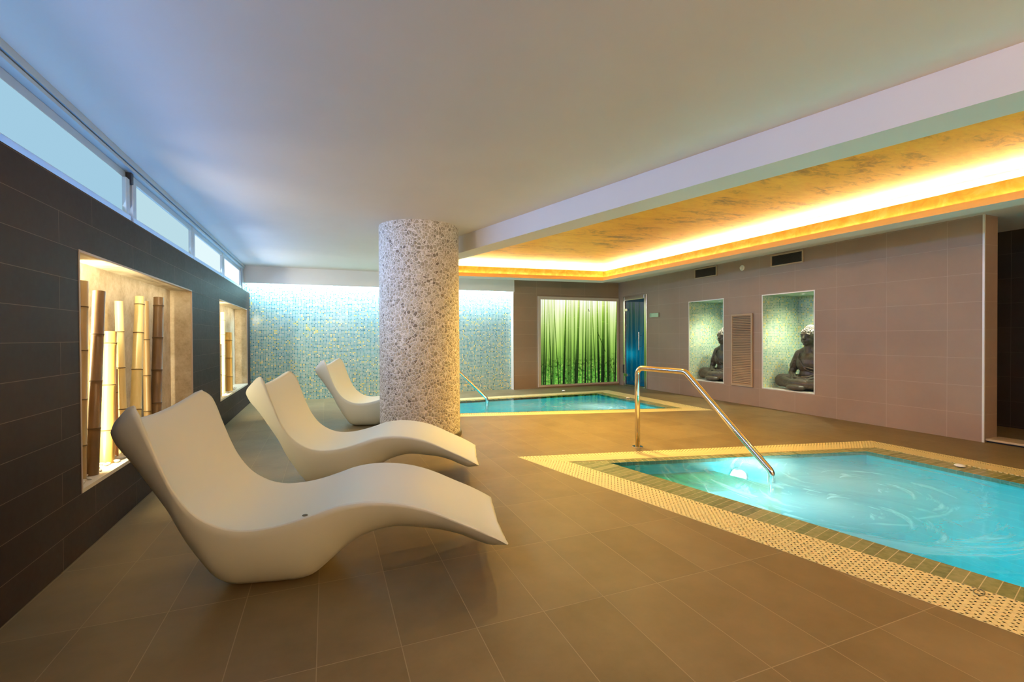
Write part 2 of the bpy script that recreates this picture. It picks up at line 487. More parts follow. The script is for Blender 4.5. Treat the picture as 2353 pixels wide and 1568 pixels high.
# right wall
NR = [(6.35, 7.21, .322, 1.842), (4.676, 5.55, .316, 1.834)]
DOOR = (8.50, 9.335, 0.0, 2.09)
mb = MB()
wall_plane(mb, lambda y, z: (XR, y, z), 2.79, 9.75, 0, HC, NR+[DOOR], flip=True)
mb.quad((XR, 2.79, 0), (6.915, 2.79, 0), (6.915, 2.79, HC), (XR, 2.79, HC))
mb.quad((6.915, 2.79, 0), (6.915, 3.7, 0), (6.915, 3.7, HC), (6.915, 2.79, HC))
wr = struct(mb.build('wall_right', M_wall_r))
mb = MB(); mb.box(XR-.004, XR+.014, 2.782, 2.80, 0, HC); mb.build('edge_trim', M_trim, wr)
XB = 7.47
for (y0, y1, z0, z1) in NR:
    mb = MB()
    mb.quad((XB, y0, z0), (XB, y1, z0), (XB, y1, z1), (XB, y0, z1), 1)
    mb.quad((XR, y1, z0), (XB, y1, z0), (XB, y1, z1), (XR, y1, z1), 0)
    mb.quad((XB, y0, z0), (XR, y0, z0), (XR, y0, z1), (XB, y0, z1), 0)
    mb.quad((XR, y0, z1), (XR, y1, z1), (XB, y1, z1), (XB, y0, z1), 3)
    mb.quad((XR, y0, z0), (XB, y0, z0), (XB, y1, z0), (XR, y1, z0), 2)
    mb.build('statue_niche_lining', [M_mos_y, M_mos_x, paint('niche_floor_white', (.80, .80, .74), .4, .02), paint('niche_ceiling_green', (.42, .60, .48), .5, .02)], wr)
    mb = MB(); e = .008
    mb.box(XR-.004, XR+.006, y0-e, y0+e, z0-e, z1+e); mb.box(XR-.004, XR+.006, y1-e, y1+e, z0-e, z1+e)
    mb.box(XR-.004, XR+.006, y0+e, y1-e, z1-e, z1+e); mb.box(XR-.004, XR+.006, y0+e, y1-e, z0-e, z0+e)
    mb.build('niche_edge_trim', M_trim, wr)
    spot('niche_downlight_beam', (7.0, (y0+y1)/2, z1-.03), (6.86, (y0+y1)/2+.02, z0), 40, (1, .98, .76), 104, .8, .02)
    spot('niche_wall_wash', (7.1, y0+.12, z1-.02), (7.05, y1, z0+.30), 48, (1, 1, .60), 100, 1.0, .03)
# corridor and closing walls
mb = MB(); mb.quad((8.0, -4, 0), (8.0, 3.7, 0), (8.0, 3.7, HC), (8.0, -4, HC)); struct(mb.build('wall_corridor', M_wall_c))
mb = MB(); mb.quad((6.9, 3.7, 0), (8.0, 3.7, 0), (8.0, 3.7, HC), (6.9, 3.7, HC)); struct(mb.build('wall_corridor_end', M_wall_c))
mb = MB(); mb.quad((-1.6, -4, 0), (8.0, -4, 0), (8.0, -4, HC), (-1.6, -4, HC)); struct(mb.build('wall_front', paint('rear_wall_paint', (.5, .42, .33))))
mb = MB(); mb.box(6.67, 6.94, -2, 2.785, .018, .04); mb.box(6.70, 6.94, -2, 2.785, 0, .018, 1)
struct(bevel(mb.build('trim_2', [plain('oak_threshold', (.52, .40, .24), .4), M_dark]), .003))

# ------------------------------------------------------------------ windows
WP = [(-3.9, 4.17), (4.37, 5.97), (6.13, 7.65), (7.82, 9.25)]
WCOL = [((.36, .60, .76), 1.0), ((.50, .72, .80), 1.0), ((.74, .90, .93), 1.05), ((.95, 1, 1), 1.2)]
for i, ((y0, y1), (c, st)) in enumerate(zip(WP, WCOL)):
    g = lambda y, z, o: (WL(y, o), y, z)
    root = thing('window_%d' % (i+1), ['long frosted high window pane nearest the camera', 'second frosted high window pane, past the wide post', 'third frosted high window pane in the strip', 'brightest frosted high window pane, nearest the mosaic wall'][i], 'window')
    root['kind'] = 'structure'
    mb = MB(); a, b = y0, y1; z0, z1 = 2.09, 2.355
    mb.hexa([g(a, z0, .10), g(b, z0, .10), g(b, z0, .115), g(a, z0, .115), g(a, z1, .10), g(b, z1, .10), g(b, z1, .115), g(a, z1, .115)])
    mb.build('frosted_pane', emit('daylight_pane', c, st), root)
    mb = MB()
    for (a, b, c0, d0, o0) in ((y0-.07, y1+.07, 2.02, z0, .07), (y0-.07, y1+.07, z1, 2.41, .085 if i else .10), (y0-.07, y0, z0, z1, .075), (y1, y1+.07, z0, z1, .075)):
        mb.hexa([g(a, c0, o0), g(b, c0, o0), g(b, c0, .15), g(a, c0, .15), g(a, d0, o0), g(b, d0, o0), g(b, d0, .15), g(a, d0, .15)])
    bevel(mb.build('window_frame', M_alu, root), .004)
mb = MB()
g = lambda y, z, o: (WL(y, o), y, z)
for (a, b, c, d, o0, m) in ((-4, 9.5, 2.41, 2.432, .05, 0), (-4, 9.5, 2.432, 2.44, .065, 1), (-4, 9.5, 2.44, HC, .04, 0), (9.33, 9.5, 2.02, 2.41, .06, 0), (4.25, 4.29, 2.33, 2.41, .068, 1)):
    mb.hexa([g(a, c, o0), g(b, c, o0), g(b, c, .16), g(a, c, .16), g(a, d, o0), g(b, d, o0), g(b, d, .16), g(a, d, .16)], m)
struct(mb.build('trim_3', [M_alu, M_alu_d]))

# ------------------------------------------------------------------ column
t = Mat('pebble_mosaic', (.5, .45, .38), .55, 0, .35); t.pos()
nz = t.n('ShaderNodeTexNoise'); nz.inputs['Scale'].default_value = 9; t.L(t._g.outputs['Position'], nz.inputs['Vector'])
va = t.n('ShaderNodeVectorMath', operation='MULTIPLY_ADD'); t.L(nz.outputs['Color'], va.inputs[0]); va.inputs[1].default_value = (.03, .03, .03); t.L(t._g.outputs['Position'], va.inputs[2])
ve = t.n('ShaderNodeTexVoronoi', feature='DISTANCE_TO_EDGE'); ve.inputs['Scale'].default_value = 29; t.L(va.outputs[0], ve.inputs['Vector'])
vc = t.n('ShaderNodeTexVoronoi', feature='F1'); vc.inputs['Scale'].default_value = 29; t.L(va.outputs[0], vc.inputs['Vector'])
sp = t.n('ShaderNodeSeparateColor'); t.L(vc.outputs['Color'], sp.inputs[0])
ed = X(t.nt, ve.outputs['Distance']); rc = X(t.nt, sp.outputs[0])
msk = t.ramp(ed, [(.035, (0, 0, 0)), (.085, (1, 1, 1))])
pc = t.ramp(rc, [(0, (.20, .16, .12)), (.08, (.32, .27, .20)), (.4, (.44, .38, .29)), (.8, (.54, .48, .38)), (1, (.62, .56, .47))])
t.set('Base Color', t.mix(msk, (.80, .74, .68), pc))
t.bump(ed.mn(.3), .6, .03)
col = thing('column', 'round column clad in small sliced pebbles, standing between the loungers and the pools', 'column', (1.05, 5.6, 0))
mb = MB(); mb.lathe([(.472, .055), (.470, 1.2), (.468, HC+.01)], seg=96)
mb.build('shaft', t.m, col, smooth=True)
mb = MB(); mb.lathe([(.2, 0), (.49, 0), (.492, .05), (.487, .055), (.2, .055)], seg=96)
auto(mb.build('base_ring', plain('dark_base_tile', (.10, .085, .07), .4), col))

# ------------------------------------------------------------------ loungers
PAIRS = [(0,.170,.03,.128,.02),(.06,.207,.08,.112,.04),(.146,.253,.15,.138,.05),(.235,.295,.232,.175,.055),(.322,.338,.323,.202,.055),
 (.408,.374,.415,.216,.052),(.493,.399,.49,.227,.05),(.577,.414,.56,.230,.05),(.66,.421,.64,.215,.05),(.742,.418,.72,.187,.05),(.823,.404,.79,.142,.052),
 (.904,.378,.865,.075,.055),(.984,.354,.94,.018,.058),(1.062,.337,1.02,0,.06),(1.14,.328,1.10,0,.06),(1.217,.330,1.19,0,.06),(1.293,.350,1.27,0,.065),
 (1.367,.392,1.345,.025,.07),(1.42,.443,1.41,.11,.075),(1.47,.518,1.485,.23,.10),(1.505,.594,1.55,.36,.12),(1.545,.701,1.635,.49,.14),(1.575,.79,1.71,.60,.15),
 (1.60,.85,1.775,.68,.155),(1.63,.885,1.81,.74,.155)]
LW = .3435
def lounger_mesh():
    def cr(i, t):
        p = [PAIRS[max(0, min(len(PAIRS)-1, i+k))] for k in (-1, 0, 1, 2)]
        return [0.5*((2*b)+(-a+c)*t+(2*a-5*b+4*c-d)*t*t+(-a+3*b-3*c+d)*t**3) for a, b, c, d in zip(*p)]
    st = []
    for i in range(len(PAIRS)-1):
        for k in range(4): st.append(cr(i, k/4))
    st.append(list(PAIRS[-1]))
    top_lat = [-1, -.985, -.96, -.9, -.78, -.6, -.4, -.2, 0, .2, .4, .6, .78, .9, .96, .985, 1]
    hull = [(.03, 1.004), (.14, .99), (.32, .955), (.52, .895), (.70, .81), (.86, .70), (.96, .56), (1, .40), (1, 0)]
    V = []; F = []
    rings = []
    N = len(st)
    for j, (ts, tz, bs, bz, d) in enumerate(st):
        T = Vector((-ts, 0, tz)); B = Vector((-bs, 0, max(0, bz))); D = (B-T)
        L = D.length; dn = D.normalized()
        wd = LW
        q = (j-(N-1))/4.0
        if q > -2.5: wd = LW*(1-.10*((q+2.5)/2.5)**3)
        d = min(d, L*.8)
        ring = []
        for la in top_lat:
            rim = .008 if abs(la) < .99 else .012
            dep = d*(1-abs(la)**2.5)
            if abs(la) > .98: dep = 0.003
            if abs(la) == 1: dep = .008
            p = T + dn*dep
            ring.append(Vector((p.x, la*wd, p.z)))
        inner = .0
        for u, la in hull:
            uu = u
            p = T + D*max(uu, .008/L+.0)
            ring.append(Vector((p.x, la*wd, p.z)))
        for u, la in hull[-2::-1]:
            p = T + D*max(u, .008/L)
            ring.append(Vector((p.x, -la*wd, p.z)))
        rings.append(ring)
    K = len(rings[0])
    for r_ in rings: V += [tuple(p) for p in r_]
    for j in range(N-1):
        for k in range(K):
            k2 = (k+1) % K
            F.append((j*K+k, j*K+k2, (j+1)*K+k2, (j+1)*K+k))
    def cap(ring, base, out, flip):
        H = len(top_lat)
        rows = [[base+i for i in range(H)]]
        for t_ in (.15, .5, .85):
            n0 = len(V); row = []
            for i in range(H):
                p, q = ring[i], ring[K-1-i]; th = (q-p).length
                V.append(tuple(p.lerp(q, t_) + out*min(.022, th*.5)*math.sqrt(1-(2*t_-1)**2)))
                row.append(n0+i)
            rows.append(row)
        rows.append([base+K-1-i for i in range(H)])
        for a_, b_ in zip(rows, rows[1:]):
            for i in range(H-1):
                q = (a_[i], a_[i+1], b_[i+1], b_[i]); F.append(q if flip else q[::-1])
    cap(rings[-1], (N-1)*K, Vector((-.35, 0, .94)), False)
    cap(rings[0], 0, Vector((.9, 0, -.45)), True)
    return V, F
V, F = lounger_mesh()
t = Mat('cream_plastic', (.64, .65, .57), .55, 0, .3)
M_lounge = t.m
mb = MB(); mb.v = V; mb.f = F; mb.m = [0]*len(F)
lng = thing('sun_lounger', 'nearest wavy one-piece cream lounger, its whole foot end in view', 'sun lounger', (.819, 2.11, 0), -.208, 'wavy loungers along the niche wall')
body = mb.build('body', M_lounge, lng, smooth=True, clean=True)
# centre the body on its empty: the near long edge lies at y=0 of the fit, so shift by half a width
for v_ in body.data.vertices: v_.co.y += LW
mb = MB(); mb.lathe([(0, .001), (.012, .001), (.013, -.002)], c=(-.975, .16, .318), seg=20)
mb.build('drain_hole', plain('drain_shadow', (.10, .085, .05), .6), lng)
for (x, y, a, lab) in ((1.114, 3.508, -.262, 'middle wavy cream lounger, between the nearest one and the pebble column'), (1.504, 5.97, -.34, 'farthest wavy cream lounger, half hidden behind the pebble column')):
    c = lng.copy(); COL.objects.link(c); c.location = (x, y, 0); c.rotation_euler = (0, 0, a); c['label'] = lab
    for ch in (body,):
        d = ch.copy(); COL.objects.link(d); d.parent = c

# ------------------------------------------------------------------ bamboo
def bam_mat(name, c1, c2, rough=.35):
    t = Mat(name, c1, rough, 0, .5); O = t.obj()
    n = t.noise(t.vec(O[0]*30, O[1]*30, O[2]*2.0), 1.6, 5, .6); n2 = t.noise(t._og.outputs['Object'], 3.5, 3, .5)
    t.set('Base Color', t.ramp(n*.6+n2*.4, [(.3, c1), (.7, c2)])); return t.m
BM = {'dark': bam_mat('dark_bamboo', (.12, .07, .03), (.22, .13, .06)), 'tan': bam_mat('tan_bamboo', (.34, .22, .09), (.46, .32, .14)),
      'gold': bam_mat('gold_bamboo', (.55, .33, .07), (.70, .46, .13)), 'pale': bam_mat('pale_bamboo', (.72, .56, .22), (.82, .68, .34)), 'red': bam_mat('red_bamboo', (.38, .18, .07), (.5, .26, .1))}
M_node = plain('bamboo_node', (.14, .09, .04), .6); M_cut = plain('bamboo_cut', (.62, .46, .24), .7)
def bamboo(ty, tz, by, r, mat, nodes, lab, off=.10, loff=None, flare=1.0):
    # seats were measured on a plane .11 behind the wall face: slide along the same depth ratio
    if loff is None:
        k1 = WL(ty, off)/WL(ty, .11); ty *= k1; tz = 1.18+(tz-1.18)*k1
        by *= WL(by, off)/WL(by, .11)
    base = Vector((WL(by, off), by, 0)); top = Vector((WL(ty, loff if loff is not None else off), ty, tz))
    by_ = by
    z0 = .352 if by < 6 else .38
    base.z = z0
    H = (top-base).length; ax = (top-base).normalized()
    prof = [(0.001, 0)]; mats = [0]
    hs = sorted(nodes)
    def rad(h): return 1.25*r*(flare+(1-flare)*h/H)
    prof += [(rad(0), 0)]
    for h in hs:
        if h < .03 or h > H-.02: continue
        rr = rad(h)
        prof += [(rr*.985, h-.02), (rr*1.0, h-.006), (rr*1.07, h-.003), (rr*.99, h), (rr*1.09, h+.004), (rr*1.0, h+.009)]
    prof += [(rad(H), H), (rad(H)*.82, H), (rad(H)*.80, H-.05), (.001, H-.05)]
    ml = []
    for i in range(len(prof)-1):
        a, b = prof[i][1], prof[i+1][1]; m = 0
        for h in hs:
            if h-.0035 <= a and b <= h+.0045 and b > a: m = 1
        if i >= len(prof)-4: m = 2
        ml.append(m)
    mb = MB(); mb.lathe(prof, (0, 0, 0), ax, 20, mats=ml)
    o = mb.build('bamboo_pole', [BM[mat], M_node, M_cut]); auto(o, 50)
    o.location = base
    tag(o, lab, 'bamboo', 'bamboo poles in the wall niches')
def nz_(top_px, bot_px, ztop, zs):  # node heights from fractions
    return zs
bamboo(3.56, 1.53, 3.50, .027, 'tan', [.20, .47, .76, 1.02], 'tan bamboo pole at the near jamb of the first niche, tallest there')
bamboo(3.80, 1.49, 3.67, .0255, 'dark', [.28, .57, .86], 'dark brown bamboo pole leaning beside the near jamb pole, first niche', .07)
bamboo(3.95, 1.23, 3.88, .033, 'gold', [.22, .52, .80], 'thick short golden bamboo pole with a cut top below its neighbours, first niche', .105)
bamboo(4.05, .97, 4.04, .010, 'red', [.2, .45], 'thin reddish bamboo stick right of the thick golden pole, first niche', .12)
bamboo(4.12, 1.45, 4.16, .020, 'pale', [.32, .62, .88], 'slim pale yellow bamboo pole at the centre of the first niche', .12, flare=1.15)
bamboo(4.53, 1.515, 4.37, .024, 'pale', [.30, .60, .88, 1.10], 'bright yellow bamboo pole tilting right, tallest at the centre, first niche', .07, flare=1.25)
bamboo(4.66, 1.49, 4.68, .020, 'tan', [.22, .52, .82], 'tan bamboo pole half hidden behind the bright yellow pole', .135, flare=1.1)
bamboo(4.99, 1.545, 4.86, .029, 'dark', [.28, .56, .84, 1.12], 'dark brown bamboo pole standing alone farthest right in the first niche', .09, flare=1.1)
bamboo(7.72, 1.50, 7.70, .018, 'dark', [.3, .6, .9], 'thin dark bamboo pole at the near jamb of the far niche', .13)
bamboo(7.86, 1.56, 7.82, .024, 'pale', [.27, .55, .85, 1.06], 'tall bright yellow bamboo pole in the far niche', .09)
bamboo(7.62, 1.10, 7.60, .018, 'pale', [.3, .55], 'short pale bamboo pole at the near jamb of the far niche', .08)
bamboo(8.28, 1.27, 8.26, .040, 'gold', [.22, .5, .77], 'thick short golden bamboo pole standing farthest right in the far niche', .09, flare=1.1)
bamboo(8.02, 1.10, 8.00, .012, 'tan', [.25, .5], 'thin bamboo stick between the tall yellow and thick short poles, far niche', .12)

# pebbles
M_peb = Mat('white_pebble', (.72, .66, .56), .6).m
rnd = random.Random(3)
pebs = []
def pebble_mesh(seed):
    r2 = random.Random(seed); mb = MB(); mb.ell((0, 0, 0), (.5, .5, .5), nu=12, nv=8)
    s = (r2.uniform(.85, 1.15), r2.uniform(.6, .9), r2.uniform(.38, .58))
    mb.v = [tuple(Vector((x*s[0], y*s[1], z*s[2]))*(1+.12*noise.noise(Vector((x*3+seed, y*3, z*3))))) for x, y, z in mb.v]
    return mb
protos = []
for i in range(4):
    o = pebble_mesh(i).build('pebble', M_peb, None, smooth=True, clean=True); protos.append(o)
first = [True]*4
def put(i, loc, sc, rz):
    if first[i]: o = protos[i]; first[i] = False
    else: o = protos[i].copy(); COL.objects.link(o)
    o.location = loc; o.scale = (sc,)*3; o.rotation_euler = (rnd.uniform(-.3, .3), rnd.uniform(-.3, .3), rz)
    near = loc[1] < 6
    tag(o, ('small white rounded pebble at the foot of the bamboo in the near niche' if near else 'small white rounded pebble at the foot of the bamboo in the far niche'), 'pebble', 'white pebbles in the near niche' if near else 'white pebbles in the far niche')
placed = []
for (y0, y1, n, zf) in ((3.30, 5.0, 62, .355), (7.6, 8.7, 18, .382)):
    k = 0; tries = 0
    while k < n and tries < 3000:
        tries += 1
        y = rnd.uniform(y0, y1); o_ = rnd.uniform(.035, .155); s_ = rnd.uniform(.026, .046)
        if y0 < 4 and rnd.random() < .4: y = rnd.uniform(3.4, 4.1)
        p = Vector((WL(y, o_), y, zf+s_*.22))
        if any((p-q).length < (s_+t_)*.40 for q, t_ in placed): continue
        placed.append((p, s_)); put(rnd.randrange(4), p, s_, rnd.uniform(0, 6.28)); k += 1

# ------------------------------------------------------------------ pools
t = Mat('grate_plastic', (.80, .62, .34), .45, 0, .4)
def grate_mat(name, dx, dy, ox, oy):
    t = Mat(name, (.76, .63, .30), .45, 0, .4); P = t.pos()
    # u runs along the edge, v across
    u = (P[0]-ox)*dx + (P[1]-oy)*dy; v = (P[0]-ox)*dy*-1.0 + (P[1]-oy)*dx
    # zigzag double rows
    cu = u / .0345; cv = v / .0185
    row = cv.floor(); 
    zig = row.mod(2.0) * .36 + .32
    du = (cu.fract() - zig) * .0345; dv = (cv.fract() - .5) * .0185
    d2 = (du*du + dv*dv)
    hole = d2.lt(.0055**2)
    tr = t.n('ShaderNodeBsdfTransparent'); mx = t.n('ShaderNodeMixShader')
    t.L(hole, mx.inputs[0]); t.L(t.b.outputs[0], mx.inputs[1]); t.L(tr.outputs[0], mx.inputs[2])
    t.L(mx.outputs[0], t.nt.nodes['Material Output'].inputs[0])
    return t.m
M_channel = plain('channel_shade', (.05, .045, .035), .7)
# coping stone
def coping_mat(name, axu):
    t = Mat(name, (.3, .3, .15), .25, 0, .5); P = t.pos()
    g = None
    u = (P[0]*axu[0]+P[1]*axu[1]) / .057; v = (P[0]*-axu[1]+P[1]*axu[0]) / .1
    gu = (u.fract()-.5).abs().gt(.468)
    r_ = t.white(t.vec(u.floor(), 0.0, 0.0))
    n = t.noise(t._g.outputs['Position'], 26, 5, .6)
    c = t.ramp(n*.7 + r_*.3, [(.3, (.16, .18, .07)), (.5, (.25, .26, .10)), (.7, (.33, .32, .14))])
    t.set('Base Color', t.mix(gu, c, (.58, .50, .28))); return t.m
def basin_mat(name, tint):
    t = Mat(name, tint, .4, 0, .3); P = t.pos()
    p = .06
    k = None
    fr = [((q / p).fract()-.5).abs().gt(.47) for q in P]
    gx = t._g
    nrm = t.n('ShaderNodeSeparateXYZ'); t.L(gx.outputs['Normal'], nrm.inputs[0])
    ez = X(t.nt, nrm.outputs[2]).abs().gt(.5)
    g = (fr[0].mx(fr[1]))*ez + fr[2]*(ez*-1.0+1.0)
    r_ = t.white(t.vec((P[0]/p).floor(), (P[1]/p).floor(), (P[2]/p).floor()))
    c = t.ramp(r_, [(0, tuple(k*.94 for k in tint)), (1, tuple(min(1, k*1.05) for k in tint))])
    t.set('Base Color', t.mix(g*.3, c, (.30, .75, .75))); return t.m
M_basin = basin_mat('turquoise_pool_tile', (.0, .52, .63))
M_step = basin_mat('olive_step_tile', (.30, .40, .24))
def water_mat(name, cx, cy, jets, foam_amt):
    m = bpy.data.materials.new(name); m.use_nodes = True; nt = m.node_tree
    t = Mat.__new__(Mat); t.m = m; t.nt = nt; t.b = nt.nodes['Principled BSDF']; P = t.pos()
    out = nt.nodes['Material Output']
    tr = t.n('ShaderNodeBsdfTransparent'); tr.inputs[0].default_value = (.22, .93, 1, 1)
    gl = t.n('ShaderNodeBsdfGlossy'); gl.inputs['Roughness'].default_value = .07
    df = t.n('ShaderNodeBsdfDiffuse'); df.inputs[0].default_value = (.78, .92, .92, 1)
    tl = t.n('ShaderNodeBsdfTranslucent'); tl.inputs[0].default_value = (.80, .95, .95, 1)
    foam = t.n('ShaderNodeMixShader'); foam.inputs[0].default_value = .6; t.L(df.outputs[0], foam.inputs[1]); t.L(tl.outputs[0], foam.inputs[2])
    # swirling streaks round each jet
    tot = None
    for (jx, jy, rad, st) in jets:
        dx = P[0]-jx; dy = P[1]-jy
        r = (dx*dx+dy*dy)._m('SQRT')
        ang = dy._m('ARCTAN2', dx)
        vv = t.vec(r*5.0 + ang*.8, ang._m('SINE')*.6, ang._m('COSINE')*.6)
        n = t.noise(vv, 1.4, 6, .62, .6)
        fall = (r*(-1.0/rad)+1.0)._m('MAXIMUM', 0.0)
        k = ((n-.47)*5.0)._m('MAXIMUM', 0.0)._m('MINIMUM', 1.0) * (fall._m('POWER', .8)) * st
        k = k._m('MAXIMUM', fall._m('POWER', 1.4) * (st*.7))
        tot = k if tot is None else tot._m('MAXIMUM', k)
    base = t.noise(t.vec(P[0]*1.0, P[1]*.5, 0.0), 2.0, 5, .6, 1.0)
    tot = (tot + ((base-.56)*2.2)._m('MAXIMUM', 0.0)*foam_amt)._m('MINIMUM', .85)
    bp = t.n('ShaderNodeBump'); bp.inputs['Strength'].default_value = .35; bp.inputs['Distance'].default_value = .03
    nb = t.noise(t._g.outputs['Position'], 3.2, 3, .5, .7); t.L(nb, bp.inputs['Height']); t.L(bp.outputs[0], gl.inputs['Normal'])
    fr = t.n('ShaderNodeFresnel'); fr.inputs[0].default_value = 1.22; t.L(bp.outputs[0], fr.inputs['Normal'])
    m1 = t.n('ShaderNodeMixShader'); t.L(tot, m1.inputs[0]); t.L(tr.outputs[0], m1.inputs[1]); t.L(foam.outputs[0], m1.inputs[2])
    m2 = t.n('ShaderNodeMixShader'); t.L(fr.outputs[0], m2.inputs[0]); t.L(m1.outputs[0], m2.inputs[1]); t.L(gl.outputs[0], m2.inputs[2])
    t.L(m2.outputs[0], out.inputs[0])
    return m
def make_pool(PO, PI, PW, depth, labels, wmat, step=None, nm='near'):
    root = thing('pool', labels[0], 'pool')
    n = len(PO)
    mb = MB()
    for i in range(n):
        j = (i+1) % n
        mb.quad((*PW[i], -.03-depth), (*PW[j], -.03-depth), (*PW[j], -.006), (*PW[i], -.006))
    v, f = holed(PW, [], -.03-depth); k0 = len(mb.v); mb.v += v
    for q in f: mb.f.append(tuple(k0+i for i in q)); mb.m.append(0)
    mb.build('basin', M_basin, root)
    for i in range(n):
        j = (i+1) % n
        e = (Vector(PI[j])-Vector(PI[i])).normalized()
        mb = MB()
        mb.hexa([(*PI[i], -.04), (*PI[j], -.04), (*PW[j], -.04), (*PW[i], -.04), (*PI[i], -.004), (*PI[j], -.004), (*PW[j], -.006), (*PW[i], -.006)][::1])
        mb.build('coping', coping_mat('wet_stone_coping', (e.x, e.y)), root)
    # channel under the grates
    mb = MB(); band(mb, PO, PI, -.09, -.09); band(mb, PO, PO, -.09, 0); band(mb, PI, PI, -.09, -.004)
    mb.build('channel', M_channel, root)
    mb = MB(); v, f = holed(PW, [], -.010); mb.v = v; mb.f = f; mb.m = [0]*len(f)
    mb.build('water', wmat, root)
    if step:
        for (poly, z) in step:
            mb = MB(); band(mb, poly, poly, -.03-depth, z); v, f = holed(poly, [], z); k0 = len(mb.v); mb.v += v
            for q in f: mb.f.append(tuple(k0+i for i in q)); mb.m.append(0)
            mb.build('submerged_step', M_step, root)
    for i in range(n):
        j = (i+1) % n
        a, b, c, d = PO[i], PO[j], PI[j], PI[i]
        e = (Vector(b)-Vector(a)).normalized()
        mb = MB(); mb.hexa([(*a, -.022), (*b, -.022), (*c, -.022), (*d, -.022), (*a, .001), (*b, .001), (*c, .001), (*d, .001)])
        # only a top sheet with true holes plus rim
        o = mb.build('overflow_grate', grate_mat('perforated_grate', e.x, e.y, a[0], a[1]))
        tag(o, labels[i+1], 'drain grate', 'perforated overflow grates round the pools')
    return root
jets1 = [(3.9, 2.5, 1.75, .9), (3.3, 2.2, 1.1, .8)]
jets2 = [(4.2, 6.9, 1.2, .9), (3.2, 7.4, 1.0, .5)]
M_w1 = water_mat('near_pool_water', 4.0, 2.6, jets1, .03)
M_w2 = water_mat('far_pool_water', 4.2, 7.0, jets2, .08)
def inset_poly(c0, c1, w_, l_):
    pass
a = Vector(P1w[0]); ex = (Vector(P1w[1])-a).normalized(); ey = (Vector(P1w[3])-a).normalized()
def cp(u, v): q = a+ex*u+ey*v; return (q.x, q.y)
steps1 = [([cp(.004, .004), cp(1.05, .004), cp(1.05, .62), cp(.004, .62)], -.13), ([cp(.004, .62), cp(1.05, .62), cp(1.05, 1.0), cp(.004, 1.0)], -.36)]
make_pool(P1o, P1i, P1w, .95, ['large square-edged pool with swirling turquoise water in the foreground', 'tan perforated grate strip along the far edge of the near pool', 'tan perforated grate strip along the near pool, on the right wall side', 'tan perforated grate strip closing the end of the near pool farthest from the handrail', 'long tan perforated grate strip of the near pool, on the lounger side'], M_w1, steps1)
make_pool(P2o, P2i, P2w, .9, ['farther turquoise pool in front of the lit bamboo picture', 'pale grate strip of the far pool, nearest the mosaic wall', 'tan grate strip of the far pool, on the right wall side', 'tan grate strip of the far pool, on the camera side', 'grate strip of the far pool beside the farthest lounger, behind the column'], M_w2)
# underwater lamps
def pool_lamp(loc, nrm, power, lab, colr=(.66, .97, 1), st=25):
    n = Vector(nrm).normalized(); root = thing('pool_light', lab, 'light', loc)
    mb = MB(); mb.lathe([(0, .012), (.06, .012), (.075, .004)], (0, 0, 0), n, 24); mb.build('lens', emit('lamp_lens', (.85, 1, 1), st), root)
    mb = MB(); mb.lathe([(.075, .0), (.075, .018), (.10, .014), (.10, 0)], (0, 0, 0), n, 24); mb.build('rim', M_chrome, root)
    d = bpy.data.lights.new('pool_lamp', 'POINT'); d.energy = power; d.color = colr; d.shadow_soft_size = .07
    o = bpy.data.objects.new('pool_lamp', d); COL.objects.link(o); o.location = Vector(loc)+n*.16
far_n = (-.237, -.971, 0)
pool_lamp((3.72, 3.38, -.20), far_n, 13, 'round underwater lamp glowing on the far wall of the near pool')
pool_lamp((2.66, 2.52, -.38), (.97, .2, 0), 28, 'underwater lamp below the long lounger-side grate of the near pool')
pool_lamp((2.95, 0.9, -.45), (.97, .2, 0), 14, 'second underwater lamp below the lounger-side grate, nearer the camera')
pool_lamp((5.09, 1.0, -.45), (-1, 0, 0), 12, 'underwater lamp on the wall-side of the near pool')
pool_lamp((4.3, 6.40, -.4), (.26, .96, 0), 13, 'underwater lamp on the near side of the far pool')
pool_lamp((2.2, 6.96, -.4), (.26, .96, 0), 13, 'underwater lamp of the far pool beside the column')

# small white fittings round the pools
for (x, y, z, lab) in ((5.24, 2.36, -.004, 'small white cap on the wet coping at the wall side of the near pool'), (4.73, 8.85, 0, 'small white cap on the floor below the bamboo picture'), (5.30, 7.35, -.004, 'small white cap on the coping at the right side of the far pool')):
    root = thing('water_cap', lab, 'cap', (x, y, z))
    mb = MB(); mb.lathe([(0, .028), (.02, .026), (.036, .018), (.04, .012), (.036, .008)], seg=24); mb.build('dome', M_white, root, smooth=True)
    mb = MB(); mb.lathe([(.02, .012), (.022, 0), (0, 0)], seg=16); mb.build('stem', M_alu_d, root, smooth=True)
root = tag(None or thing('grate_key_ring', 'oval finger ring set in the inner edge of the long grate', 'ring', (2.757, 1.17, .0015), .3), None)
mb = MB(); mb.tube([(.035*math.cos(q)*1.0, .018*math.sin(q), .002) for q in [2*math.pi*k/24 for k in range(25)]], .0025, 8, False); mb.build('ring', plain('olive_ring', (.25, .22, .1), .4), root, smooth=True)

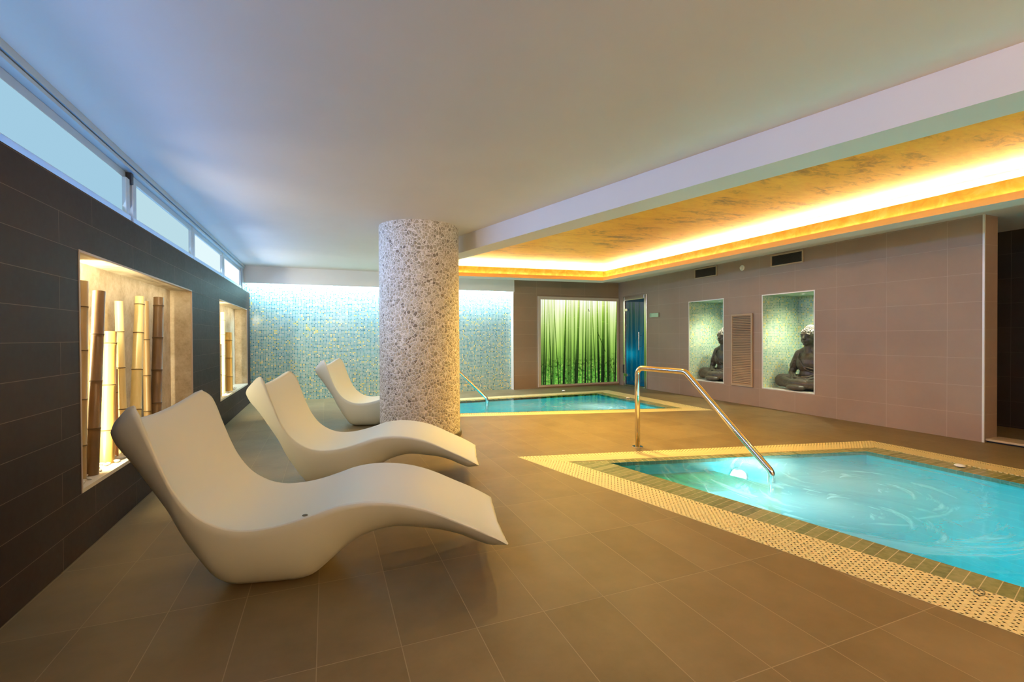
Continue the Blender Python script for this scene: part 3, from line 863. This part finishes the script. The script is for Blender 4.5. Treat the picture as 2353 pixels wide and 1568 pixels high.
# ------------------------------------------------------------------ handrails
def rail(base, end, zt, zm, lab, nh=.62, r=.0268):
    b = Vector((*base, 0)); e = Vector((*end, 0)); d = (e-b).normalized(); L = (e-b).length
    root = thing('pool_handrail', lab, 'handrail', b)
    P = [Vector((0, 0, 0)), Vector((0, 0, zt)), d*(L*nh-.2)+Vector((0, 0, zm)), d*L+Vector((0, 0, .07)), d*L+Vector((0, 0, -.45))]
    pts = [P[0]] + arc(P[0], P[1], P[2], .07) + arc(P[1], P[2], P[3], .08) + arc(P[2], P[3], P[4], .07) + [P[4]]
    mb = MB(); mb.tube(pts, r, 20); mb.build('rail_tube', M_steel, root, smooth=True)
    mb = MB(); mb.lathe([(0, .006), (.055, .006), (.058, .003), (.058, 0)], seg=32); auto(mb.build('floor_flange', M_steel, root))
rail((3.074, 4.097), (3.348, 2.714), .842, .836, 'bent steel handrail rising from the floor into the near pool', nh=.565)
rail((1.39, 8.24), (2.684, 7.939), .842, .836, 'bent steel handrail entering the far pool, emerging from behind the column', nh=.565)

# ------------------------------------------------------------------ lit picture
def poster():
    nx, nz_ = 400, 420
    rs = np.random.RandomState(5)
    def fbm(sx, sy, octs=4, stretch=1):
        out = np.zeros((nz_, nx)); amp = 1; tot = 0
        for o in range(octs):
            a, b = max(2, int(sy*2**o)), max(2, int(sx*2**o)); g = rs.rand(a+2, b+2)
            yy = np.linspace(0, a, nz_, endpoint=False); xx = np.linspace(0, b, nx, endpoint=False)
            y0 = yy.astype(int); x0 = xx.astype(int); fy = (yy-y0)[:, None]; fx = (xx-x0)[None]
            fy = fy*fy*(3-2*fy); fx = fx*fx*(3-2*fx)
            v = g[y0][:, x0]*(1-fy)*(1-fx)+g[y0+1][:, x0]*fy*(1-fx)+g[y0][:, x0+1]*(1-fy)*fx+g[y0+1][:, x0+1]*fy*fx
            out += v*amp; tot += amp; amp *= .55
        return out/tot
    Yv = np.linspace(0, 1, nz_)[:, None]*np.ones((1, nx)); Xv = np.linspace(0, 1, nx)[None]*np.ones((nz_, 1))  # Y: 0 top
    def grad(stops, q):
        xs = [s[0] for s in stops]; return np.stack([np.interp(q, xs, [s[1][c] for s in stops]) for c in range(3)], -1)
    wob = fbm(7, 2, 3)-.5
    C = grad([(0, (1, 1, 1)), (.10, (1, 1, .90)), (.25, (.88, .96, .64)), (.5, (.68, .84, .40)), (.72, (.46, .66, .25)), (.88, (.38, .66, .24)), (1, (.42, .72, .27))], np.clip(Yv+wob*.22, 0, 1))
    fine = fbm(60, 3, 3)-.5
    C = C*(1+fine[..., None]*np.interp(Yv, [0, .3, 1], [.08, .26, .38])[..., None])
    fol = fbm(46, 46, 4); fm = np.clip((Yv-.62)/.14, 0, 1)*np.clip((fol-.56)*9, 0, 1)*.75
    C = C*(1-fm[..., None]*.7)+np.array([.10, .20, .05])*fm[..., None]*.7
    fm2 = np.clip((Yv-.66)/.12, 0, 1)*np.clip((fbm(60, 60, 3)-.60)*10, 0, 1)
    C = C*(1-fm2[..., None]*.7)+np.array([.72, .86, .40])*fm2[..., None]*.7
    S = []
    for i in range(60):
        x = rs.rand(); S.append((x, x+rs.uniform(-.02, .02), rs.uniform(.004, .012), rs.uniform(.18, .42)))
    P_ = [(125,105,22,.8),(175,138,20,.72),(198,240,16,.8),(300,250,12,.5),(290,368,14,.8),(395,400,18,.35),(500,455,30,.97),(545,535,14,.5),(578,570,26,.55),(648,668,16,.8),(735,680,48,.82),(820,790,14,.6),(867,845,24,.97),(955,950,28,.6),(978,1045,18,.75),(905,900,40,.3),(1075,1098,32,1.),(1122,1165,14,.5),(1192,1172,62,.86),(1262,1278,38,.86),(1300,1312,14,.5),(1442,1408,28,.92),(1392,1382,10,.4)]
    S += [((a-60)/1385, (b-60)/1385, c/1385, d) for a, b, c, d in P_]
    for (xt, xb, wd, dk) in S:
        cx = xt+(xb-xt)*Yv**1.2; hw = wd/2*(.8+.35*Yv)
        k = np.clip((hw-np.abs(Xv-cx))/(.0022)+.5, 0, 1)
        side = (Xv-cx)/hw
        sc = grad([(0, (.62, .74, .18)), (.2, (.34, .50, .10)), (.5, (.14, .25, .07)), (.8, (.06, .10, .05)), (1, (.06, .09, .06))], Yv)
        sc = sc*(1.15-.35*side[..., None])
        node = (np.abs(((Yv*(5+int(xt*40) % 4)+xt*7) % 1)-.5) > .485)
        sc = np.where(node[..., None], sc*1.35, sc)
        k = k*dk*np.interp(Yv, [0, .15, .5, 1], [.5, .8, 1, 1])
        C = C*(1-k[..., None])+sc*k[..., None]
    cx = (875-60)/1385+(Yv-.05)*(1400-875)/1385/.86
    k = np.clip((.0042-np.abs(Xv-cx))/.002+.5, 0, 1)*(Yv > .05)*(Yv < .9)*.85*(fbm(3, 12, 2) > .38)
    C = C*(1-k[..., None])+np.array([.12, .18, .07])*k[..., None]
    C = np.clip(C, 0, 1)
    lin = np.where(C <= .04045, C/12.92, ((C+.055)/1.055)**2.4)
    x0, x1, z0, z1 = 4.53, 6.575, .075, 2.025
    y = YP-.012
    xs = np.linspace(x0, x1, nx); zs = np.linspace(z1, z0, nz_)
    V = np.zeros((nz_, nx, 3)); V[..., 0] = xs[None]; V[..., 1] = y; V[..., 2] = zs[:, None]
    idx = np.arange(nx*nz_).reshape(nz_, nx)
    F = np.stack([idx[1:, :-1], idx[1:, 1:], idx[:-1, 1:], idx[:-1, :-1]], -1).reshape(-1, 4)
    me = bpy.data.meshes.new('printed_image'); me.from_pydata(V.reshape(-1, 3).tolist(), [], F.tolist())
    at = me.color_attributes.new('print', 'FLOAT_COLOR', 'POINT')
    at.data.foreach_set('color', np.concatenate([lin.reshape(-1, 3), np.ones((nx*nz_, 1))], 1).astype(np.float32).ravel())
    m = bpy.data.materials.new('backlit_print'); m.use_nodes = True; nt = m.node_tree; nt.nodes.remove(nt.nodes['Principled BSDF'])
    e = nt.nodes.new('ShaderNodeEmission'); e.inputs[1].default_value = 1.03
    a = nt.nodes.new('ShaderNodeVertexColor'); a.layer_name = 'print'; nt.links.new(a.outputs[0], e.inputs[0]); nt.links.new(e.outputs[0], nt.nodes['Material Output'].inputs[0])
    me.materials.append(m)
    root = thing('light_box_picture', 'backlit picture of a green bamboo grove in a pale frame on the back wall', 'picture', (0, 0, 0))
    link(bpy.data.objects.new('printed_image', me), root)
    mb = MB()
    for (a_, b_, c_, d_) in ((4.46, 6.63, .03, .075), (4.46, 6.63, 2.025, 2.095), (4.46, 4.53, .075, 2.025), (6.575, 6.63, .075, 2.025)):
        mb.box(a_, b_, YP-.028, YP-.002, c_, d_)
    bevel(mb.build('picture_frame', M_beige, root), .003)
poster()

# ------------------------------------------------------------------ door
dr = thing('door_1', 'narrow tinted glass door in an aluminium frame at the far end of the right wall', 'door'); dr['kind'] = 'structure'
y0, y1, z1 = 8.478, 9.348, 2.114
mb = MB()
mb.box(XR-.03, XR+.05, y0, y0+.09, 0, z1); mb.box(XR-.03, XR+.05, y1-.06, y1, 0, z1); mb.box(XR-.03, XR+.05, y0+.09, y1-.06, z1-.09, z1); mb.box(XR-.03, XR+.05, y0+.09, y1-.06, 0, .03)
bevel(mb.build('door_frame', M_chrome, dr), .006)
m = bpy.data.materials.new('tinted_glass'); m.use_nodes = True; nt = m.node_tree; nt.nodes.remove(nt.nodes['Principled BSDF'])
tr = nt.nodes.new('ShaderNodeBsdfTransparent'); tr.inputs[0].default_value = (.16, .78, .88, 1)
gl = nt.nodes.new('ShaderNodeBsdfGlossy'); gl.inputs['Roughness'].default_value = .02
fr = nt.nodes.new('ShaderNodeFresnel'); fr.inputs[0].default_value = 1.7
mx = nt.nodes.new('ShaderNodeMixShader'); gg = nt.nodes.new('ShaderNodeNewGeometry'); mt_ = nt.nodes.new('ShaderNodeMath'); mt_.operation = 'SUBTRACT'; mt_.inputs[0].default_value = 1; nt.links.new(gg.outputs['Backfacing'], mt_.inputs[1]); mu_ = nt.nodes.new('ShaderNodeMath'); mu_.operation = 'MULTIPLY'; nt.links.new(mt_.outputs[0], mu_.inputs[0]); nt.links.new(fr.outputs[0], mu_.inputs[1])
nt.links.new(mu_.outputs[0], mx.inputs[0]); nt.links.new(tr.outputs[0], mx.inputs[1]); nt.links.new(gl.outputs[0], mx.inputs[2]); nt.links.new(mx.outputs[0], nt.nodes['Material Output'].inputs[0])
mb = MB(); mb.box(XR-.004, XR+.006, y0+.10, y1-.075, .045, z1-.10); mb.build('glass_pane', m, dr)
mb = MB(); mb.box(XR-.006, XR+.008, y1-.075, y1-.06, .03, z1-.09); mb.box(XR-.006, XR+.008, y0+.09, y1-.06, .03, .045); mb.box(XR-.006, XR+.008, y0+.09, y1-.06, z1-.10, z1-.09); mb.build('gasket', M_alu_d, dr)
for z in (1.80, .26):
    mb = MB(); mb.box(XR-.045, XR-.004, y1-.17, y1-.03, z-.03, z+.03); bevel(mb.build('hinge', M_chrome, dr), .005)
mb = MB(); mb.tube([(XR-.07, y0+.22, .86), (XR-.07, y0+.22, 1.27)], .011, 16); h = mb.build('door_handle', M_chrome, dr, smooth=False); auto(h)
for z in (.94, 1.19):
    mb = MB(); mb.tube([(XR-.07, y0+.22, z), (XR-.005, y0+.22, z)], .008, 12); auto(mb.build('handle_mount', M_chrome, h))
mb = MB(); mb.box(XR-.05, XR-.03, y1-.018, y1-.004, .30, .50); mb.build('door_closer', M_alu_d, dr)
# steam room behind the door
M_steam = plain('steam_room_tile', (.03, .30, .36), .3)
mb = MB()
mb.quad((XR+.05, 8.3, .01), (8.4, 8.3, .01), (8.4, 9.5, .01), (XR+.05, 9.5, .01)); mb.quad((8.4, 8.3, 0), (8.4, 9.5, 0), (8.4, 9.5, 2.3), (8.4, 8.3, 2.3))
mb.quad((XR+.05, 9.5, 0), (8.4, 9.5, 0), (8.4, 9.5, 2.3), (XR+.05, 9.5, 2.3)); mb.quad((XR+.05, 8.3, 0), (8.4, 8.3, 0), (8.4, 8.3, 2.3), (XR+.05, 8.3, 2.3)); mb.quad((XR+.05, 8.3, 2.3), (8.4, 8.3, 2.3), (8.4, 9.5, 2.3), (XR+.05, 9.5, 2.3))
struct(mb.build('wall_steam_room', M_steam))
d = bpy.data.lights.new('steam_room_lamp', 'POINT'); d.energy = 11; d.color = (.05, .85, 1); d.shadow_soft_size = .1
o = bpy.data.objects.new('steam_room_lamp', d); COL.objects.link(o); o.location = (7.5, 8.7, .7)

# ------------------------------------------------------------------ sign, vents, louvre, nozzle
sg = thing('sign_plate', 'small pale green sign plate on the wall beside the glass door', 'sign', (XR-.012, 8.24, 1.632))
mb = MB(); mb.box(-.004, .010, -.150, .150, -.048, .048); bevel(mb.build('plate', plain('sign_edge', (.22, .20, .13), .4), sg), .002)
mb = MB(); mb.box(-.007, -.004, -.143, .143, -.041, .041); mb.build('face', plain('sign_face', (.42, .60, .42), .3), sg)
cu = bpy.data.curves.new('number', 'FONT'); cu.body = '2'; cu.size = .075; cu.align_x = 'CENTER'; cu.align_y = 'CENTER'; cu.extrude = .001
o = bpy.data.objects.new('number', cu); COL.objects.link(o); o.parent = sg; o.location = (-.009, .10, 0); o.rotation_euler = (R(90), 0, R(-90))
cu.materials.append(plain('sign_ink', (.05, .10, .03), .5))
bpy.context.view_layer.update()
me = bpy.data.meshes.new_from_object(o.evaluated_get(bpy.context.evaluated_depsgraph_get()))
o2 = bpy.data.objects.new('number', me); COL.objects.link(o2); o2.parent = sg; o2.location = o.location; o2.rotation_euler = o.rotation_euler
bpy.data.objects.remove(o)
def vent(y0, y1, z0, z1, lab):
    root = thing('air_vent', lab, 'vent', (XR, (y0+y1)/2, (z0+z1)/2)); a = (y1-y0)/2; b = (z1-z0)/2
    mb = MB()
    for q in ((-a, a, -b, -b+.022), (-a, a, b-.022, b), (-a, -a+.022, -b+.022, b-.022), (a-.022, a, -b+.022, b-.022)): mb.box(-.018, -.001, *q)
    bevel(mb.build('vent_frame', M_brown_metal, root), .003)
    mb = MB(); mb.box(-.003, -.001, -a+.02, a-.02, -b+.02, b-.02); mb.build('backing', M_dark, root)
    mb = MB(); n = 16
    for k in range(n):
        z = -b+.026+(2*b-.052)*k/(n-1); mb.hexa([(-.014, -a+.02, z-.003), (-.004, -a+.02, z+.002), (-.004, a-.02, z+.002), (-.014, a-.02, z-.003), (-.014, -a+.02, z-.001), (-.004, -a+.02, z+.004), (-.004, a-.02, z+.004), (-.014, a-.02, z-.001)])
    mb.build('slats', plain('dark_slat', (.07, .055, .045), .5), root)
vent(6.495, 7.047, 2.272, 2.465, 'smaller-looking air vent near the ceiling, above the farther statue niche')
vent(4.84, 5.389, 2.268, 2.462, 'air vent near the ceiling above the nearer statue niche')
root = thing('louvre_panel', 'tall brown louvre panel on the wall between the two statue niches', 'louvre', (XR, 5.9455, .93))
a, b = .22, .622
mb = MB()
for q in ((-a, a, -b, -b+.03), (-a, a, b-.03, b), (-a, -a+.03, -b+.03, b-.03), (a-.03, a, -b+.03, b-.03)): mb.box(-.028, -.001, *q)
bevel(mb.build('louvre_frame', M_brown_metal, root), .004)
mb = MB(); mb.box(-.004, -.001, -a+.028, a-.028, -b+.028, b-.028); mb.build('backing', M_dark, root)
mb = MB(); n = 41
for k in range(n):
    z = -b+.036+(2*b-.082)*k/(n-1); y_ = a-.029
    mb.hexa([(-.026, -y_, z-.004), (-.005, -y_, z+.014), (-.005, y_, z+.014), (-.026, y_, z-.004), (-.026, -y_, z), (-.005, -y_, z+.018), (-.005, y_, z+.018), (-.026, y_, z)])
mb.build('louvre_slats', M_brown_slat, root)
root = thing('wall_nozzle', 'small round cream nozzle on the wall between the two air vents', 'nozzle', (XR, 5.943, 2.338))
ax = Vector((-1, 0, 0))
mb = MB(); mb.lathe([(.046, 0), (.048, .008), (.040, .016), (.024, .010), (.022, .006), (0, .006)], (0, 0, 0), ax, 28); mb.build('rosette', M_white, root, smooth=True)
mb = MB(); mb.lathe([(.014, .006), (.013, .05), (.008, .058), (0, .058)], (0, .0, .0), ax, 16); mb.build('spout', M_white, root, smooth=True)
for (y0, y1, z0, z1), lab in zip(NR, ('recessed spotlight in the top of the farther statue niche', 'recessed spotlight in the top of the nearer statue niche')):
    root = thing('niche_downlight', lab, 'light', (7.0, (y0+y1)/2, z1))
    mb = MB(); mb.lathe([(.034, -.001), (.036, -.006), (.048, -.004), (.048, 0)], seg=28); mb.build('ring', M_chrome, root, smooth=True)
    mb = MB(); mb.lathe([(0, -.002), (.034, -.002)], seg=28); mb.build('lens', emit('downlight_lens', (1, 1, .95), 6), root)

# ------------------------------------------------------------------ seated statues
M_bronze = Mat('dark_stone', (.075, .062, .050), .42, 0, .5)
n = M_bronze.noise(None, 14, 4, .6); M_bronze.set('Base Color', M_bronze.ramp(n, [(.3, (.036, .029, .021)), (.7, (.085, .068, .050))])); M_bronze = M_bronze.m
M_hair = plain('pale_hair_stone', (.34, .31, .28), .6)  # hair is set paler than the body
def cone(mb, p, r0, q, r1, n=5):
    p, q = Vector(p), Vector(q)
    mb.tube([p.lerp(q, i/n) for i in range(n+1)], [r0+(r1-r0)*i/n for i in range(n+1)], 14)
    mb.ell(p, (r0,)*3, nu=14, nv=8); mb.ell(q, (r1,)*3, nu=14, nv=8)
def remesh(o, vs, sm=4):
    m = o.modifiers.new('remesh', 'REMESH'); m.mode = 'VOXEL'; m.voxel_size = vs; m.use_smooth_shade = True
    s_ = o.modifiers.new('smooth', 'SMOOTH'); s_.factor = .5; s_.iterations = sm
def statue():
    # forward is -X, its own left is -Y
    root = thing('seated_statue', '', 'statue')
    mb = MB()
    mb.ell((.03, 0, .10), (.17, .22, .10)); mb.ell((.02, 0, .24), (.115, .165, .17)); mb.ell((.01, 0, .42), (.14, .215, .18)); mb.ell((.02, 0, .52), (.10, .205, .09))
    cone(mb, (.015, 0, .58), .085, (-.002, 0, .72), .072)
    for s_ in (-1, 1): cone(mb, (.015, s_*.03, .645), .06, (.015, s_*.17, .565), .06)
    # head
    mb.ell((.0, 0, .845), (.125, .112, .125)); mb.ell((-.025, 0, .785), (.095, .092, .105)); mb.ell((-.055, 0, .735), (.055, .055, .045))
    mb.ell((-.06, .045, .785), (.05, .04, .05)); mb.ell((-.06, -.045, .785), (.05, .04, .05))
    cone(mb, (-.115, 0, .855), .012, (-.142, 0, .805), .019); mb.ell((-.125, .017, .803), (.014, .012, .010)); mb.ell((-.125, -.017, .803), (.014, .012, .010))
    for s_ in (-1, 1):
        mb.tube([(-.112, s_*.014, .868), (-.118, s_*.045, .878), (-.092, s_*.085, .868)], [.008, .010, .007], 8)
        mb.ell((-.100, s_*.045, .848), (.020, .026, .012))
        mb.ell((0, s_*.118, .83), (.022, .012, .045)); mb.ell((-.004, s_*.120, .775), (.013, .011, .035))
    mb.ell((-.116, 0, .770), (.016, .034, .008)); mb.ell((-.113, 0, .757), (.015, .028, .008)); mb.ell((-.100, 0, .722), (.028, .032, .022))
    for s_ in (-1, 1):
        cone(mb, (.015, s_*.175, .545), .070, (.025, s_*.25, .40), .064); cone(mb, (.025, s_*.25, .40), .060, (.0, s_*.295, .245), .05)
        cone(mb, (.0, s_*.295, .245), .05, (-.17, s_*.13, .175), .034)
        # thigh, shin, foot
        cone(mb, (.02, s_*.12, .115), .12, (-.14, s_*.36, .125), .108); cone(mb, (-.14, s_*.36, .125), .10, (-.27, s_*.02, .085), .055)
        cone(mb, (-.27, s_*.02, .085), .045, (-.24, -s_*.13, .145 if s_ > 0 else .10), .035)
        # hand: palm and five fingers
        px, py, pz = -.205, s_*.065, .185+(.012 if s_ > 0 else 0)
        mb.ell((px, py, pz), (.036, .052, .016))
        for k in range(4):
            y_ = py-s_*.045; x_ = px-.024+k*.016; L = (.055, .066, .062, .05)[k]
            mb.tube([(x_, y_, pz), (x_-.002, y_-s_*L*.5, pz+.004), (x_, y_-s_*L, pz-.002)], [.0095, .009, .007], 8)
        mb.tube([(px+.02, py+s_*.02, pz+.006), (px+.005, py-s_*.02, pz+.028), (px-.005, py-s_*.045, pz+.036)], [.011, .010, .008], 8)
    o = mb.build('body', M_bronze, root); remesh(o, .0075, 3)
    # robe: sleeves, sash over the chest, cloth gathered in the lap
    mb = MB()
    for s_ in (-1, 1):
        cone(mb, (.015, s_*.165, .555), .078, (.03, s_*.262, .365), .078)
        for k in range(3):
            mb.tube([(.03-.085, s_*(.20+.022*k), .47-.045*k), (-.045, s_*(.255+.012*k), .42-.04*k), (.03, s_*(.325+.004*k), .385-.03*k)], .012, 8)
    pts = [(-.075, .11, .57), (-.115, .10, .50), (-.125, .02, .39), (-.12, -.07, .35), (-.09, -.14, .33)]
    mb.tube(pts, .014, 10); mb.tube([(x-.004, y*.8-.03, z-.05) for x, y, z in pts], .012, 10)
    for k in range(4):
        z = .205-.042*k; w_ = .17+.03*k; x_ = -.20-.035*k
        mb.tube([(x_+.09, w_, z+.045), (x_+.02, w_*.6, z+.0), (x_-.02, 0, z-.016), (x_+.02, -w_*.6, z+.0), (x_+.09, -w_, z+.045)], [.014, .022, .026, .022, .014], 10)
    mb.ell((-.20, 0, .115), (.13, .22, .075)); mb.ell((-.30, 0, .05), (.10, .16, .048))
    mb.ell((.03, 0, .06), (.21, .26, .06))
    for s_ in (-1, 1):
        mb.tube([(-.02, s_*.20, .20), (-.10, s_*.28, .205), (-.19, s_*.30, .17), (-.25, s_*.24, .12)], [.02, .022, .02, .012], 10)
    o = mb.build('robe', M_bronze, root); remesh(o, .008, 2)
    # hair: snail curls
    mb = MB(); mb.ell((.018, 0, .885), (.118, .120, .092)); mb.ell((.03, 0, .965), (.062, .062, .05)); mb.ell((.065, 0, .82), (.075, .105, .10))
    r3 = random.Random(2)
    for (c, ra, zmin) in (((.018, 0, .885), (.120, .122, .094), .892), ((.03, 0, .965), (.063, .063, .051), .965), ((.065, 0, .82), (.078, .107, .10), .76)):
        N = 150
        for i in range(N):
            z = 1-2*(i+.5)/N; ph = i*2.39996; s_ = math.sqrt(1-z*z)
            p = Vector((c[0]+ra[0]*s_*math.cos(ph), c[1]+ra[1]*s_*math.sin(ph), c[2]+ra[2]*z))
            if p.z < zmin or (p.x < -.02 and p.z < .90): continue
            mb.ell(p, (.0115,)*3, nu=8, nv=5)
    mb.build('curled_hair', M_hair, root, smooth=True)
    return root
s1 = statue(); s1.location = (7.08, 5.07, .318); s1['label'] = 'dark seated meditating statue with curled hair in the niche nearer the camera'; s1['group'] = 'seated statues in the wall niches'
s2 = s1.copy(); COL.objects.link(s2); s2.location = (7.08, 6.76, .324); s2['label'] = 'dark seated meditating statue mostly hidden in the farther niche, beside the louvre panel'
for ch in list(s1.children):
    c = ch.copy(); COL.objects.link(c); c.parent = s2
